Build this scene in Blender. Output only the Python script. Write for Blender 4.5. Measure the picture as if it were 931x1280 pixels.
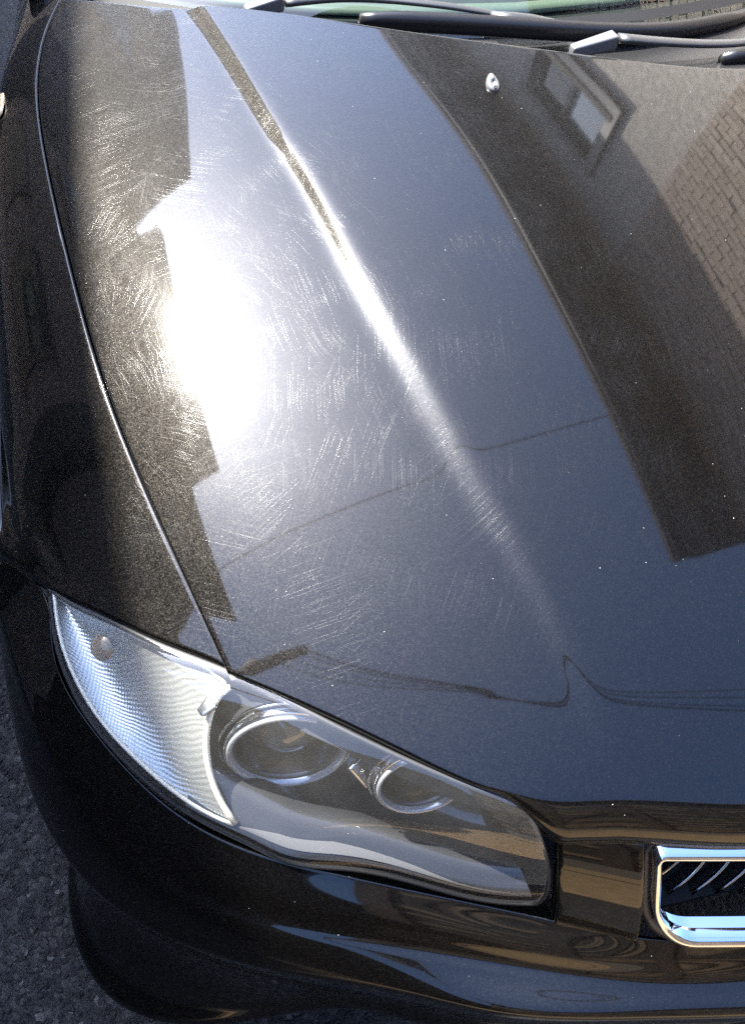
import bpy, bmesh, math, random
import numpy as np
from mathutils import Vector, Matrix

sc = bpy.context.scene
for o in list(bpy.data.objects): bpy.data.objects.remove(o, do_unlink=True)
col = sc.collection
rng = np.random.default_rng(7); random.seed(7)

# ---------------------------------------------------------------- camera (hand-held phone above the nose of the car)
cd = bpy.data.cameras.new('camera'); cam = bpy.data.objects.new('camera', cd); col.objects.link(cam)
yaw, pitch, roll = .2528, -.92367, .0504
fw = Vector((math.sin(yaw)*math.cos(pitch), math.cos(yaw)*math.cos(pitch), math.sin(pitch)))
r0 = fw.cross(Vector((0, 0, 1))).normalized(); u0 = r0.cross(fw)
rt = math.cos(roll)*r0+math.sin(roll)*u0; up = -math.sin(roll)*r0+math.cos(roll)*u0
cam.matrix_world = Matrix(((rt.x, up.x, -fw.x, -.5754), (rt.y, up.y, -fw.y, -.0743), (rt.z, up.z, -fw.z, 1.4736), (0, 0, 0, 1)))
cd.sensor_fit = 'VERTICAL'; cd.sensor_height = 36; cd.lens = 984.2/1280*36
cd.clip_start = .02; cd.clip_end = 600
sc.camera = cam

# ---------------------------------------------------------------- daylight: high sun behind the car, slightly left
SUN_AZ, SUN_EL = math.radians(-42.6), math.radians(55.3)      # azimuth from +y towards +x
w = bpy.data.worlds.new('World'); sc.world = w; w.use_nodes = True
nt = w.node_tree; bg = nt.nodes['Background']
sky = nt.nodes.new('ShaderNodeTexSky'); sky.sky_type = 'NISHITA'; sky.sun_disc = False
sky.sun_elevation = SUN_EL; sky.sun_rotation = SUN_AZ
sky.air_density = 1.0; sky.dust_density = 3.4; sky.ozone_density = 10.0
nt.links.new(sky.outputs[0], bg.inputs[0]); bg.inputs[1].default_value = .15
sd = bpy.data.lights.new('sun', 'SUN'); sun = bpy.data.objects.new('sun', sd); col.objects.link(sun)
sd.energy = 5.0; sd.angle = math.radians(.53); sd.color = (1, .955, .87)
sv = Vector((math.sin(SUN_AZ)*math.cos(SUN_EL), math.cos(SUN_AZ)*math.cos(SUN_EL), math.sin(SUN_EL)))
sun.rotation_euler = sv.to_track_quat('Z', 'Y').to_euler(); sun.location = sv*30
sc.view_settings.view_transform = 'Standard'; sc.view_settings.look = 'None'
sc.view_settings.gamma = 1; sc.view_settings.exposure = 2.5
sc.render.engine = 'CYCLES'
sc.cycles.use_denoising = False; sc.cycles.sample_clamp_indirect = 12; sc.cycles.max_bounces = 8; sc.cycles.transparent_max_bounces = 8

# ---------------------------------------------------------------- body shape of the car (metres; nose at y=0, car runs towards +y)
def spline(xs, ys):
    xs = np.array(xs, float); ys = np.array(ys, float)
    if xs[0] > xs[-1]: xs = xs[::-1]; ys = ys[::-1]
    n = len(xs); h = np.diff(xs); A = np.zeros((n, n)); b = np.zeros(n); A[0, 0] = A[-1, -1] = 1
    for i in range(1, n-1):
        A[i, i-1] = h[i-1]; A[i, i] = 2*(h[i-1]+h[i]); A[i, i+1] = h[i]
        b[i] = 3*((ys[i+1]-ys[i])/h[i]-(ys[i]-ys[i-1])/h[i-1])
    c = np.linalg.solve(A, b); bb = np.diff(ys)/h-h*(2*c[:-1]+c[1:])/3; d = np.diff(c)/(3*h)
    se = bb[-1]+2*c[-2]*h[-1]+3*d[-1]*h[-1]**2
    def f(x):
        x = np.asarray(x, float); i = np.clip(np.searchsorted(xs, x)-1, 0, n-2); t = x-xs[i]
        v = ys[i]+bb[i]*t+c[i]*t*t+d[i]*t**3
        v = np.where(x < xs[0], ys[0]+bb[0]*(x-xs[0]), v)
        return np.where(x > xs[-1], ys[-1]+se*(x-xs[-1]), v)
    return f

def curve(pts, n, ends=None):
    """smooth polyline through 3-D points, n samples evenly spaced by length"""
    P = np.array(pts, float); L = np.concatenate([[0], np.cumsum(np.linalg.norm(np.diff(P, axis=0), axis=1))])
    fs = [spline(L, P[:, k]) for k in range(P.shape[1])]
    t = np.linspace(0, L[-1], n*8); Q = np.stack([f(t) for f in fs], -1)
    M = np.concatenate([[0], np.cumsum(np.linalg.norm(np.diff(Q, axis=0), axis=1))])
    u = np.linspace(0, M[-1], n)
    return np.stack([np.interp(u, M, Q[:, k]) for k in range(P.shape[1])], -1)

def softp(t, w): return w*np.logaddexp(0, t/w)
def sstep(e0, e1, x):
    t = np.clip((x-e0)/(e1-e0), 0, 1); return t*t*(3-2*t)

zc = spline([0, .1, .25, .45, .7, .95, 1.2], [.722, .768, .822, .877, .931, .974, 1.005])
xcr = spline([.12, .238, .32, .393, .481, .579, .683, .825, .948, 1.092, 1.25],
             [-.281, -.303, -.321, -.342, -.363, -.385, -.409, -.436, -.466, -.497, -.533])
def H(x, y):
    a = -np.abs(x); t = xcr(y)-a
    z = zc(y)-.10*a*a
    amp = np.interp(y, [.12, .2, .35, .5, .7, .95, 1.2], [.0005, .0024, .0048, .0067, .0077, .0074, .0064])
    wf = np.interp(y, [.5, .7, .95, 1.2], [.0112, .0105, .0084, .0068])
    z = z-amp*.5*(1+np.tanh((t-.006)/wf))
    o = softp(t-.02, .03)
    return z-.05*o-.12*o*o-.8*softp(t-.22, .04)**2

# bonnet outline in plan
xs = spline([.20, .287, .334, .461, .631, .821, 1.026, 1.14, 1.208, 1.264, 1.33, 1.391],
            [-.597, -.620, -.634, -.671, -.713, -.745, -.772, -.7815, -.782, -.777, -.764, -.743])
TOPX = [-.62, -.539, -.465, -.382, -.33, -.275, -.174, -.08, 0]
TOPY = [.285, .226, .170, .117, .104, .093, .068, .056, .052]
yf_ = spline(TOPX, TOPY)
def yf(x): return yf_(-np.abs(x))
yr = spline([-.80, -.743, -.62, -.468, -.326, -.199, -.05, .206, .45, .62, .743, .80],
            [1.42, 1.388, 1.305, 1.227, 1.151, 1.089, 1.03, .968, 1.02, 1.12, 1.25, 1.30])

# headlight outline (car's right side, x<0): upper and lower edge from the rear tip to the inner end
LT = [(-.8035, .4378, .724), (-.7785, .4102, .731), (-.7352, .3737, .740), (-.6922, .3376, .747), (-.651, .3077, .752), (-.6208, .2866, .754),
      (-.539, .219, .757), (-.465, .163, .753), (-.40, .122, .747), (-.376, .111, .741)]
LB = [(-.8052, .4356, .718), (-.8013, .3777, .700), (-.7895, .3356, .686), (-.7673, .290, .670), (-.734, .245, .655), (-.699, .208, .638),
      (-.665, .181, .628), (-.622, .152, .62), (-.595, .134, .616), (-.538, .116, .611), (-.488, .098, .607), (-.44, .075, .604),
      (-.39, .055, .601), (-.356, .046, .602)]
def lens_patch(nu=121, nv=61, bulge=.022, inset=0., depth=0.):
    T = curve(LT, nu); B = curve(LB, nu)
    s = np.linspace(0, 1, nu)[:, None, None]; t = np.linspace(0, 1, nv)[None, :, None]
    t = inset+(1-2*inset)*t
    P = T[:, None]*(1-t)+B[:, None]*t
    out = np.array([-.75, -.35, .55])*(1-s)+np.array([-.12, -.72, .68])*s
    out = out/np.linalg.norm(out, axis=-1, keepdims=True)
    w = np.linalg.norm(T-B, axis=1)[:, None, None]/.16
    P = P+out*(4*t*(1-t))**.8*np.minimum(w, 1)*bulge
    # inner end bows towards the grille
    P = P+np.array([.016, -.002, 0])*(4*t*(1-t))**.6*sstep(.55, 1, s)
    return P, out
# ---------------------------------------------------------------- materials
def S(node, name, v):
    if name in node.inputs: node.inputs[name].default_value = v
def mat(name, color=(.5, .5, .5), rough=.5, metal=0., **kw):
    m = bpy.data.materials.new(name); m.use_nodes = True
    p = m.node_tree.nodes['Principled BSDF']
    S(p, 'Base Color', (*color, 1)); S(p, 'Roughness', rough); S(p, 'Metallic', metal)
    for k, v in kw.items(): S(p, k.replace('_', ' '), v)
    return m
def N(nt, t, **props):
    n = nt.nodes.new(t)
    for k, v in props.items(): setattr(n, k, v)
    return n
def mth(nt, op, a, b=None, clamp=False):
    n = nt.nodes.new('ShaderNodeMath'); n.operation = op; n.use_clamp = clamp
    for i, v in enumerate((a, b)):
        if v is None: continue
        if isinstance(v, (int, float)): n.inputs[i].default_value = v
        else: nt.links.new(v, n.inputs[i])
    return n.outputs[0]
def vmth(nt, op, a, b=None, scale=None):
    n = nt.nodes.new('ShaderNodeVectorMath'); n.operation = op
    for i, v in enumerate((a, b)):
        if v is None: continue
        if isinstance(v, tuple): n.inputs[i].default_value = v
        else: nt.links.new(v, n.inputs[i])
    if scale is not None:
        if isinstance(scale, (int, float)): n.inputs['Scale'].default_value = scale
        else: nt.links.new(scale, n.inputs['Scale'])
    return n.outputs[0]
def ramp(nt, fac, stops):
    n = nt.nodes.new('ShaderNodeValToRGB'); e = n.color_ramp.elements
    e[0].position, e[0].color = stops[0][0], (*stops[0][1], 1)
    e[1].position, e[1].color = stops[-1][0], (*stops[-1][1], 1)
    for p, c in stops[1:-1]:
        x = e.new(p); x.color = (*c, 1)
    nt.links.new(fac, n.inputs[0]); return n.outputs[0]
def noise(nt, vec, scale, detail=2., rough=.5, dims='3D'):
    n = nt.nodes.new('ShaderNodeTexNoise'); n.noise_dimensions = dims
    n.inputs['Scale'].default_value = scale; n.inputs['Detail'].default_value = detail; n.inputs['Roughness'].default_value = rough
    nt.links.new(vec, n.inputs['Vector']); return n.outputs['Fac']

def paint_material(name='black_metallic_paint'):
    """black metallic: dark base full of tiny flakes under a glossy, finely scratched and slightly dusty clear coat"""
    m = bpy.data.materials.new(name); m.use_nodes = True; nt = m.node_tree; L = nt.links
    p = nt.nodes['Principled BSDF']
    co = N(nt, 'ShaderNodeTexCoord').outputs['Object']; geo = N(nt, 'ShaderNodeNewGeometry').outputs['Normal']
    # flakes: each cell tilts its own way and has its own brightness
    nrm = None; shade = None
    for sc_, amt, off in ((1450, .22, 0.), (2600, .16, 3.1)):
        v = N(nt, 'ShaderNodeTexVoronoi'); v.feature = 'F1'; v.inputs['Scale'].default_value = sc_
        L.new(vmth(nt, 'ADD', co, (off, off, off)), v.inputs['Vector'])
        t = vmth(nt, 'SCALE', vmth(nt, 'SUBTRACT', v.outputs['Color'], (.5, .5, .5)), scale=amt)
        nrm = t if nrm is None else vmth(nt, 'ADD', nrm, t)
        if shade is None: shade = v.outputs['Color']
    fn = vmth(nt, 'NORMALIZE', vmth(nt, 'ADD', geo, nrm))
    L.new(fn, p.inputs['Normal'])
    sep = N(nt, 'ShaderNodeSeparateColor'); L.new(shade, sep.inputs[0])
    bri = mth(nt, 'POWER', sep.outputs[0], 2.)
    cr = ramp(nt, bri, [(0, (.0034, .0032, .003)), (.5, (.0084, .0077, .0067)), (1, (.022, .0197, .0166))])
    L.new(cr, p.inputs['Base Color'])
    S(p, 'Metallic', 1.); S(p, 'Roughness', .51)
    S(p, 'Coat Weight', 1.); S(p, 'Coat IOR', 1.5)
    # hairline scratches in the coat: along each line the surface fans out across the line's direction
    sx = N(nt, 'ShaderNodeSeparateXYZ'); L.new(co, sx.inputs[0])
    flat = N(nt, 'ShaderNodeCombineXYZ'); L.new(sx.outputs[0], flat.inputs[0]); L.new(sx.outputs[1], flat.inputs[1])
    wn = N(nt, 'ShaderNodeTexWhiteNoise'); wn.noise_dimensions = '3D'; L.new(vmth(nt, 'SCALE', co, scale=91357.), wn.inputs['Vector'])
    wc = N(nt, 'ShaderNodeSeparateColor'); L.new(wn.outputs['Color'], wc.inputs[0])
    shal = mth(nt, 'LESS_THAN', wc.outputs[1], .55)          # the lines are shallow: only part of their width is cut
    fan = mth(nt, 'MULTIPLY', shal, mth(nt, 'MULTIPLY', mth(nt, 'SUBTRACT', wc.outputs[0], .5), .56))
    acc = geo; tot = None
    for k, (ang, thr, wid, ln) in enumerate([(4, .012, 4200, 7), (28, .012, 4600, 6), (58, .0, 4100, 9), (80, -.006, 4700, 7), (98, -.008, 4500, 5), (116, -.006, 4200, 8), (148, .0, 4600, 7)]):
        mp = N(nt, 'ShaderNodeMapping'); mp.vector_type = 'TEXTURE'
        mp.inputs['Location'].default_value = (k*.37, k*.61, 0); mp.inputs['Rotation'].default_value = (0, 0, math.radians(ang))
        L.new(flat.outputs[0], mp.inputs['Vector'])
        bend = noise(nt, mp.outputs[0], 4.+k, 1.)
        sc2 = vmth(nt, 'MULTIPLY', mp.outputs[0], (ln, wid, 1))
        bd = N(nt, 'ShaderNodeCombineXYZ'); L.new(mth(nt, 'MULTIPLY', bend, 34.+8*k), bd.inputs[1])
        n1 = noise(nt, vmth(nt, 'ADD', sc2, bd.outputs[0]), 1., 0., dims='2D')
        patch = noise(nt, vmth(nt, 'ADD', flat.outputs[0], (k*3.1, k*1.7, 0)), 7.+2*k, 2., dims='2D')
        th = mth(nt, 'SUBTRACT', SCR+thr+.2, mth(nt, 'MULTIPLY', patch, .4))
        mask = mth(nt, 'MULTIPLY', mth(nt, 'SUBTRACT', n1, th), 14., True)
        a = math.radians(ang)
        acc = vmth(nt, 'ADD', acc, vmth(nt, 'SCALE', (-math.sin(a), math.cos(a), 0), scale=mth(nt, 'MULTIPLY', mask, fan)))
        tot = mask if tot is None else mth(nt, 'MAXIMUM', tot, mask)
    L.new(vmth(nt, 'NORMALIZE', acc), p.inputs['Coat Normal'])
    dn = noise(nt, co, 5., 5., .6)
    L.new(mth(nt, 'ADD', mth(nt, 'ADD', mth(nt, 'MULTIPLY', dn, .04), .015), mth(nt, 'MULTIPLY', mth(nt, 'MULTIPLY', tot, shal), .27)), p.inputs['Coat Roughness'])
    # faint rough gloss added as glare, widening the glint of the sun
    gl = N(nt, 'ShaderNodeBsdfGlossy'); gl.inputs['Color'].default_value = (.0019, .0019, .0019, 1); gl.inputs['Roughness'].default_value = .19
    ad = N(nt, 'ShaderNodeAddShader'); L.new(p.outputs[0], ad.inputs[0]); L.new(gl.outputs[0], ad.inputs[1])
    # settled dust: scattered pale specks
    dv = N(nt, 'ShaderNodeTexVoronoi'); dv.inputs['Scale'].default_value = 105; L.new(co, dv.inputs['Vector'])
    ds = N(nt, 'ShaderNodeSeparateColor'); L.new(dv.outputs['Color'], ds.inputs[0])
    rad = mth(nt, 'MULTIPLY', mth(nt, 'SUBTRACT', ds.outputs[0], .72, True), .22)
    spk = mth(nt, 'MULTIPLY', mth(nt, 'SUBTRACT', rad, dv.outputs['Distance']), 60., True)
    df = N(nt, 'ShaderNodeBsdfDiffuse'); df.inputs[0].default_value = (.42, .40, .37, 1)
    mx = N(nt, 'ShaderNodeMixShader'); L.new(spk, mx.inputs[0]); L.new(ad.outputs[0], mx.inputs[1]); L.new(df.outputs[0], mx.inputs[2])
    L.new(mx.outputs[0], nt.nodes['Material Output'].inputs[0])
    return m
SCR = .822

def asphalt_material():
    m = bpy.data.materials.new('asphalt'); m.use_nodes = True; nt = m.node_tree; L = nt.links; p = nt.nodes['Principled BSDF']
    co = N(nt, 'ShaderNodeTexCoord').outputs['Object']
    v = N(nt, 'ShaderNodeTexVoronoi'); v.inputs['Scale'].default_value = 95; L.new(co, v.inputs['Vector'])
    v2 = N(nt, 'ShaderNodeTexVoronoi'); v2.inputs['Scale'].default_value = 260; L.new(co, v2.inputs['Vector'])
    s = N(nt, 'ShaderNodeSeparateColor'); L.new(v.outputs['Color'], s.inputs[0])
    L.new(ramp(nt, mth(nt, 'ADD', mth(nt, 'MULTIPLY', s.outputs[0], .7), mth(nt, 'MULTIPLY', noise(nt, co, 3., 4.), .4)),
               [(.1, (.004, .0038, .0037)), (.6, (.0095, .009, .0088)), (1, (.045, .042, .039))]), p.inputs['Base Color'])
    h = mth(nt, 'SUBTRACT', mth(nt, 'MULTIPLY', v.outputs['Distance'], -1.), mth(nt, 'MULTIPLY', v2.outputs['Distance'], .5))
    b = N(nt, 'ShaderNodeBump'); b.inputs['Strength'].default_value = .9; b.inputs['Distance'].default_value = .006
    L.new(h, b.inputs['Height']); L.new(b.outputs[0], p.inputs['Normal']); S(p, 'Roughness', .75)
    return m
def chip_tint(m):
    nt = m.node_tree; p = nt.nodes['Principled BSDF']; g = N(nt, 'ShaderNodeNewGeometry')
    nt.links.new(ramp(nt, g.outputs['Random Per Island'], [(0, (.004, .004, .004)), (.6, (.012, .0118, .0115)), (.9, (.035, .033, .03)), (1, (.10, .095, .085))]), p.inputs['Base Color'])
def mottled(name, c1, c2, scale, rough=.85, bump=.3, dist=.01, detail=6.):
    m = bpy.data.materials.new(name); m.use_nodes = True; nt = m.node_tree; L = nt.links; p = nt.nodes['Principled BSDF']
    co = N(nt, 'ShaderNodeTexCoord').outputs['Object']
    n = noise(nt, co, scale, detail, .65)
    L.new(ramp(nt, n, [(.3, c1), (.72, c2)]), p.inputs['Base Color'])
    b = N(nt, 'ShaderNodeBump'); b.inputs['Strength'].default_value = bump; b.inputs['Distance'].default_value = dist
    L.new(n, b.inputs['Height']); L.new(b.outputs[0], p.inputs['Normal']); S(p, 'Roughness', rough)
    return m
def brick_material():
    m = mottled('weathered_brick', (.50, .41, .33), (.85, .74, .63), 9., .9, .4, .004)
    nt = m.node_tree; p = nt.nodes['Principled BSDF']
    g = N(nt, 'ShaderNodeNewGeometry'); base = p.inputs['Base Color'].links[0].from_socket
    mx = N(nt, 'ShaderNodeMix'); mx.data_type = 'RGBA'; mx.blend_type = 'MULTIPLY'; mx.inputs[0].default_value = .8
    nt.links.new(base, mx.inputs[6]); nt.links.new(ramp(nt, g.outputs['Random Per Island'], [(0, (.7, .66, .62)), (1, (1.1, 1.06, 1.0))]), mx.inputs[7])
    nt.links.new(mx.outputs[2], p.inputs['Base Color']); return m
def ribbed_material():
    """indicator optics: bright plastic reflector pressed into fine slanting prisms"""
    m = bpy.data.materials.new('ribbed_reflector'); m.use_nodes = True; nt = m.node_tree; L = nt.links; p = nt.nodes['Principled BSDF']
    co = N(nt, 'ShaderNodeTexCoord').outputs['Object']
    hs = None
    for ang, amt, s in ((28, .8, 680), (-62, .3, 640)):
        mp = N(nt, 'ShaderNodeMapping'); mp.inputs['Rotation'].default_value = (.5, .25, math.radians(ang)); wob = N(nt, 'ShaderNodeTexNoise'); wob.inputs['Scale'].default_value = 30; L.new(co, wob.inputs['Vector'])
        L.new(vmth(nt, 'ADD', co, vmth(nt, 'SCALE', wob.outputs['Color'], scale=.006)), mp.inputs['Vector'])
        wv = N(nt, 'ShaderNodeTexWave'); wv.inputs['Scale'].default_value = s/6.283; L.new(mp.outputs[0], wv.inputs['Vector'])
        wv.bands_direction = 'Y'
        t = mth(nt, 'MULTIPLY', wv.outputs['Fac'], amt); hs = t if hs is None else mth(nt, 'ADD', hs, t)
    b = N(nt, 'ShaderNodeBump'); b.inputs['Strength'].default_value = .4; b.inputs['Distance'].default_value = .0008
    L.new(hs, b.inputs['Height']); L.new(b.outputs[0], p.inputs['Normal'])
    S(p, 'Base Color', (.50, .51, .485, 1)); S(p, 'Metallic', .6); S(p, 'Roughness', .22); S(p, 'Coat Weight', .6)
    return m

M = {}
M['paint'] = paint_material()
M['asphalt'] = asphalt_material()
M['chips'] = asphalt_material(); M['chips'].name = 'asphalt_chips'
M['gravel'] = mottled('tan_gravel', (.13, .08, .035), (.30, .20, .10), 14., .95, .5, .02)
M['brick'] = brick_material()
M['mortar'] = mottled('mortar', (.10, .085, .07), (.18, .155, .13), 40.)
M['roughcast'] = mottled('roughcast_render', (.55, .48, .40), (.95, .89, .79), 16., .95, .8, .02)
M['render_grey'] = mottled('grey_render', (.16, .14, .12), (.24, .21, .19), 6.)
M['soffit'] = mat('brown_stained_timber', (.075, .05, .04), .6)
M['fascia'] = mat('dark_brown_fascia', (.06, .042, .035), .5)
M['roof'] = mottled('roof_tile', (.06, .045, .04), (.12, .09, .08), 8.)
M['white_trim'] = mat('white_painted_trim', (.78, .77, .74), .45)
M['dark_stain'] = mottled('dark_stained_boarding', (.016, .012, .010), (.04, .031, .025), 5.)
M['frame_brown'] = mat('dark_window_frame', (.05, .042, .04), .4)
M['pane'] = mat('lit_window_pane', (.72, .86, .76), .06, 0., Coat_Weight=1.)  # pale green colour stands in for the bright reflection in the glass
M['pane_dark'] = mat('dark_window_pane', (.03, .035, .035), .05, 0.)
M['timber'] = mottled('weathered_timber', (.06, .04, .025), (.27, .19, .12), 5., .8, .2, .003)
M['post'] = mottled('timber_post', (.025, .016, .012), (.05, .035, .026), 7.)
M['wood_pole'] = mottled('pole_wood', (.22, .16, .11), (.40, .31, .22), 6.)
M['wire'] = mat('black_cable', (.012, .012, .012), .6)
M['black_plastic'] = mat('black_plastic', (.012, .012, .013), .35)
M['matte_black'] = mat('matte_black', (.006, .006, .006), .8)
M['rubber'] = mat('rubber', (.015, .015, .015), .6)
M['arm'] = mat('satin_black_arm', (.035, .036, .038), .42, .0, Coat_Weight=.2)
M['chrome'] = mat('chrome', (.82, .83, .85), .06, 1.)
M['chrome_soft'] = mat('soft_chrome', (.72, .73, .74), .16, 1.)
M['bezel'] = mat('dark_satin_bezel', (.03, .031, .034), .34, .2, Coat_Weight=1., Coat_Roughness=.1)
M['sun_rim'] = mat('pale_sun_rim', (.15, .15, .148), .35, .3)
M['ribbed'] = ribbed_material()
M['rim_plastic'] = mat('pale_clear_rim', (.72, .70, .60), .2, .2, Coat_Weight=.6)
M['repeater'] = mat('amber_repeater_lens', (.85, .60, .30), .15, 0., Coat_Weight=1.)
M['amber'] = mat('amber_bulb', (.75, .27, .05), .25)
M['bulb'] = mat('bulb_glass', (.34, .27, .19), .2, .3)
M['clear'] = mat('projector_glass', (.035, .042, .045), .03, 0., Coat_Weight=1., IOR=1.6)
M['washer'] = mat('grey_washer_nozzle', (.16, .16, .165), .3, .2)
M['jacket'] = mat('dark_blue_jacket', (.018, .018, .035), .8)
M['trousers'] = mat('dark_trousers', (.015, .015, .018), .85)
M['skin'] = mat('skin', (.48, .32, .25), .5, 0., Subsurface_Weight=.1)
M['hair'] = mat('dark_hair', (.03, .022, .016), .6)
M['tyre'] = mat('tyre_rubber', (.018, .018, .018), .8)
M['alloy'] = mat('alloy', (.5, .5, .52), .3, 1.)
M['dash'] = mottled('dark_dashboard', (.012, .013, .012), (.02, .022, .02), 30.)
M['dash_lit_edge'] = mat('sunlit_dashboard_edge', (.10, .12, .10), .5)  # sunlight on the edge is put into this paler colour
def thin_glass(name, tint, rough=0., mirror=1.5, haze=0.):
    """a single pane: straight see-through plus mirror reflection"""
    m = bpy.data.materials.new(name); m.use_nodes = True; nt = m.node_tree; nt.nodes.remove(nt.nodes['Principled BSDF'])
    out = nt.nodes['Material Output']; tr = N(nt, 'ShaderNodeBsdfTransparent'); tr.inputs[0].default_value = (*tint, 1)
    gl = N(nt, 'ShaderNodeBsdfGlossy'); gl.inputs['Roughness'].default_value = rough
    fr = N(nt, 'ShaderNodeFresnel'); bf = N(nt, 'ShaderNodeNewGeometry').outputs['Backfacing']
    nt.links.new(mth(nt, 'SUBTRACT', 1.5, mth(nt, 'MULTIPLY', bf, 1.5-1/1.5)), fr.inputs[0])      # a thin sheet: same mirror on both faces
    mx = N(nt, 'ShaderNodeMixShader'); nt.links.new(mth(nt, 'MULTIPLY', fr.outputs[0], mirror, True), mx.inputs[0])
    nt.links.new(tr.outputs[0], mx.inputs[1]); nt.links.new(gl.outputs[0], mx.inputs[2]); res = mx.outputs[0]
    if haze:                                   # weathered plastic: a thin milky film
        df = N(nt, 'ShaderNodeBsdfDiffuse'); df.inputs[0].default_value = (.7, .68, .62, 1); m2 = N(nt, 'ShaderNodeMixShader')
        hz = noise(nt, N(nt, 'ShaderNodeTexCoord').outputs['Object'], 14., 4., .6)
        nt.links.new(mth(nt, 'MULTIPLY', hz, haze*2), m2.inputs[0]); nt.links.new(res, m2.inputs[1]); nt.links.new(df.outputs[0], m2.inputs[2]); res = m2.outputs[0]
    nt.links.new(res, out.inputs[0])
    return m
M['headlight_glass'] = thin_glass('clear_headlight_cover', (.95, .955, .95), .015, 2.0, .022)
M['screen_glass'] = thin_glass('green_tinted_windscreen', (.66, .74, .68), .0)

chip_tint(M['chips'])
# ---------------------------------------------------------------- helpers
def link(o, parent=None, label=None, cat=None, group=None, kind=None):
    col.objects.link(o)
    if parent is not None: o.parent = parent
    if label: o['label'] = label
    if cat: o['category'] = cat
    if group: o['group'] = group
    if kind: o['kind'] = kind
    return o
def empty(name, loc=(0, 0, 0), rz=0., **kw):
    o = bpy.data.objects.new(name, None); o.location = loc; o.rotation_euler = (0, 0, rz); o.empty_display_size = .1
    return link(o, **kw)
def mesh(name, V, F, m, parent=None, smooth=True, merge=0., recalc=False, **kw):
    me = bpy.data.meshes.new(name); me.from_pydata([tuple(v) for v in V], [], F); 
    if merge or recalc:
        bm = bmesh.new(); bm.from_mesh(me)
        if merge: bmesh.ops.remove_doubles(bm, verts=bm.verts, dist=merge)
        if recalc: bmesh.ops.recalc_face_normals(bm, faces=bm.faces)
        bm.to_mesh(me); bm.free()
    me.materials.append(M[m] if isinstance(m, str) else m)
    if smooth: me.polygons.foreach_set('use_smooth', [True]*len(me.polygons))
    me.update()
    return link(bpy.data.objects.new(name, me), parent, **kw)
def gfaces(n, m, off=0, flip=False, wrap_n=False, wrap_m=False):
    F = []
    for i in range(n if wrap_n else n-1):
        a = off+i*m; b = off+((i+1) % n)*m
        for j in range(m if wrap_m else m-1):
            k = (j+1) % m
            F.append((a+j, a+k, b+k, b+j) if flip else (a+j, b+j, b+k, a+k))
    return F
def grid(name, P, m, parent=None, flip=False, **kw):
    n, k = P.shape[:2]
    return mesh(name, P.reshape(-1, 3), gfaces(n, k, 0, flip), m, parent, **kw)
def up_flip(P, d):
    """True when the grid's faces have to be flipped so that they look along d"""
    a = np.cross(P[1:, :-1]-P[:-1, :-1], P[:-1, 1:]-P[:-1, :-1]).reshape(-1, 3).sum(0)
    return bool(np.dot(a, np.array(d)) < 0)
def sgrid(name, P, m, parent, d, **kw): return grid(name, P, m, parent, up_flip(P, d), **kw)
def mir(P, s):
    Q = np.array(P, float).copy(); Q[..., 0] *= s; return Q
def tube_arrays(path, r, k=8, closed=False, squash=None):
    P = np.array(path, float); n = len(P); r = np.broadcast_to(np.asarray(r, float), (n,))
    T = np.gradient(P, axis=0)
    if closed: T = (np.roll(P, -1, 0)-np.roll(P, 1, 0))
    T /= np.linalg.norm(T, axis=1, keepdims=True)
    ref = np.array([0, 0, 1.]) if abs(T[:, 2]).max() < .95 else np.array([0.3, 1., .2])
    A = np.cross(T, ref); A /= np.linalg.norm(A, axis=1, keepdims=True); B = np.cross(A, T)
    th = np.linspace(0, 2*np.pi, k, endpoint=False)
    sa, sb = squash or (1, 1)
    V = P[:, None]+r[:, None, None]*(sa*np.cos(th)[None, :, None]*A[:, None]+sb*np.sin(th)[None, :, None]*B[:, None])
    F = gfaces(n, k, 0, True, closed, True)
    if not closed: F += [tuple(range(k))[::-1], tuple((n-1)*k+i for i in range(k))]
    return V.reshape(-1, 3), F
def tube(name, path, r, m, parent=None, k=8, closed=False, squash=None, **kw):
    V, F = tube_arrays(path, r, k, closed, squash); return mesh(name, V, F, m, parent, recalc=True, **kw)
BOXF = [(0, 3, 2, 1), (4, 5, 6, 7), (0, 1, 5, 4), (1, 2, 6, 5), (2, 3, 7, 6), (3, 0, 4, 7)]
def boxv(x0, x1, y0, y1, z0, z1):
    return [(x0, y0, z0), (x1, y0, z0), (x1, y1, z0), (x0, y1, z0), (x0, y0, z1), (x1, y0, z1), (x1, y1, z1), (x0, y1, z1)]
def box(name, x0, x1, y0, y1, z0, z1, m, parent=None, **kw):
    return mesh(name, boxv(x0, x1, y0, y1, z0, z1), BOXF, m, parent, smooth=False, **kw)
def hexa(name, V8, m, parent=None, bev=0., **kw):
    o = mesh(name, V8, BOXF, m, parent, smooth=bool(bev), recalc=True, **kw)
    if bev:
        bm = bmesh.new(); bm.from_mesh(o.data)
        bmesh.ops.bevel(bm, geom=bm.edges[:], offset=bev, segments=3, profile=.6, affect='EDGES'); bm.to_mesh(o.data); bm.free()
        o.data.polygons.foreach_set('use_smooth', [True]*len(o.data.polygons))
    return o
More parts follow.
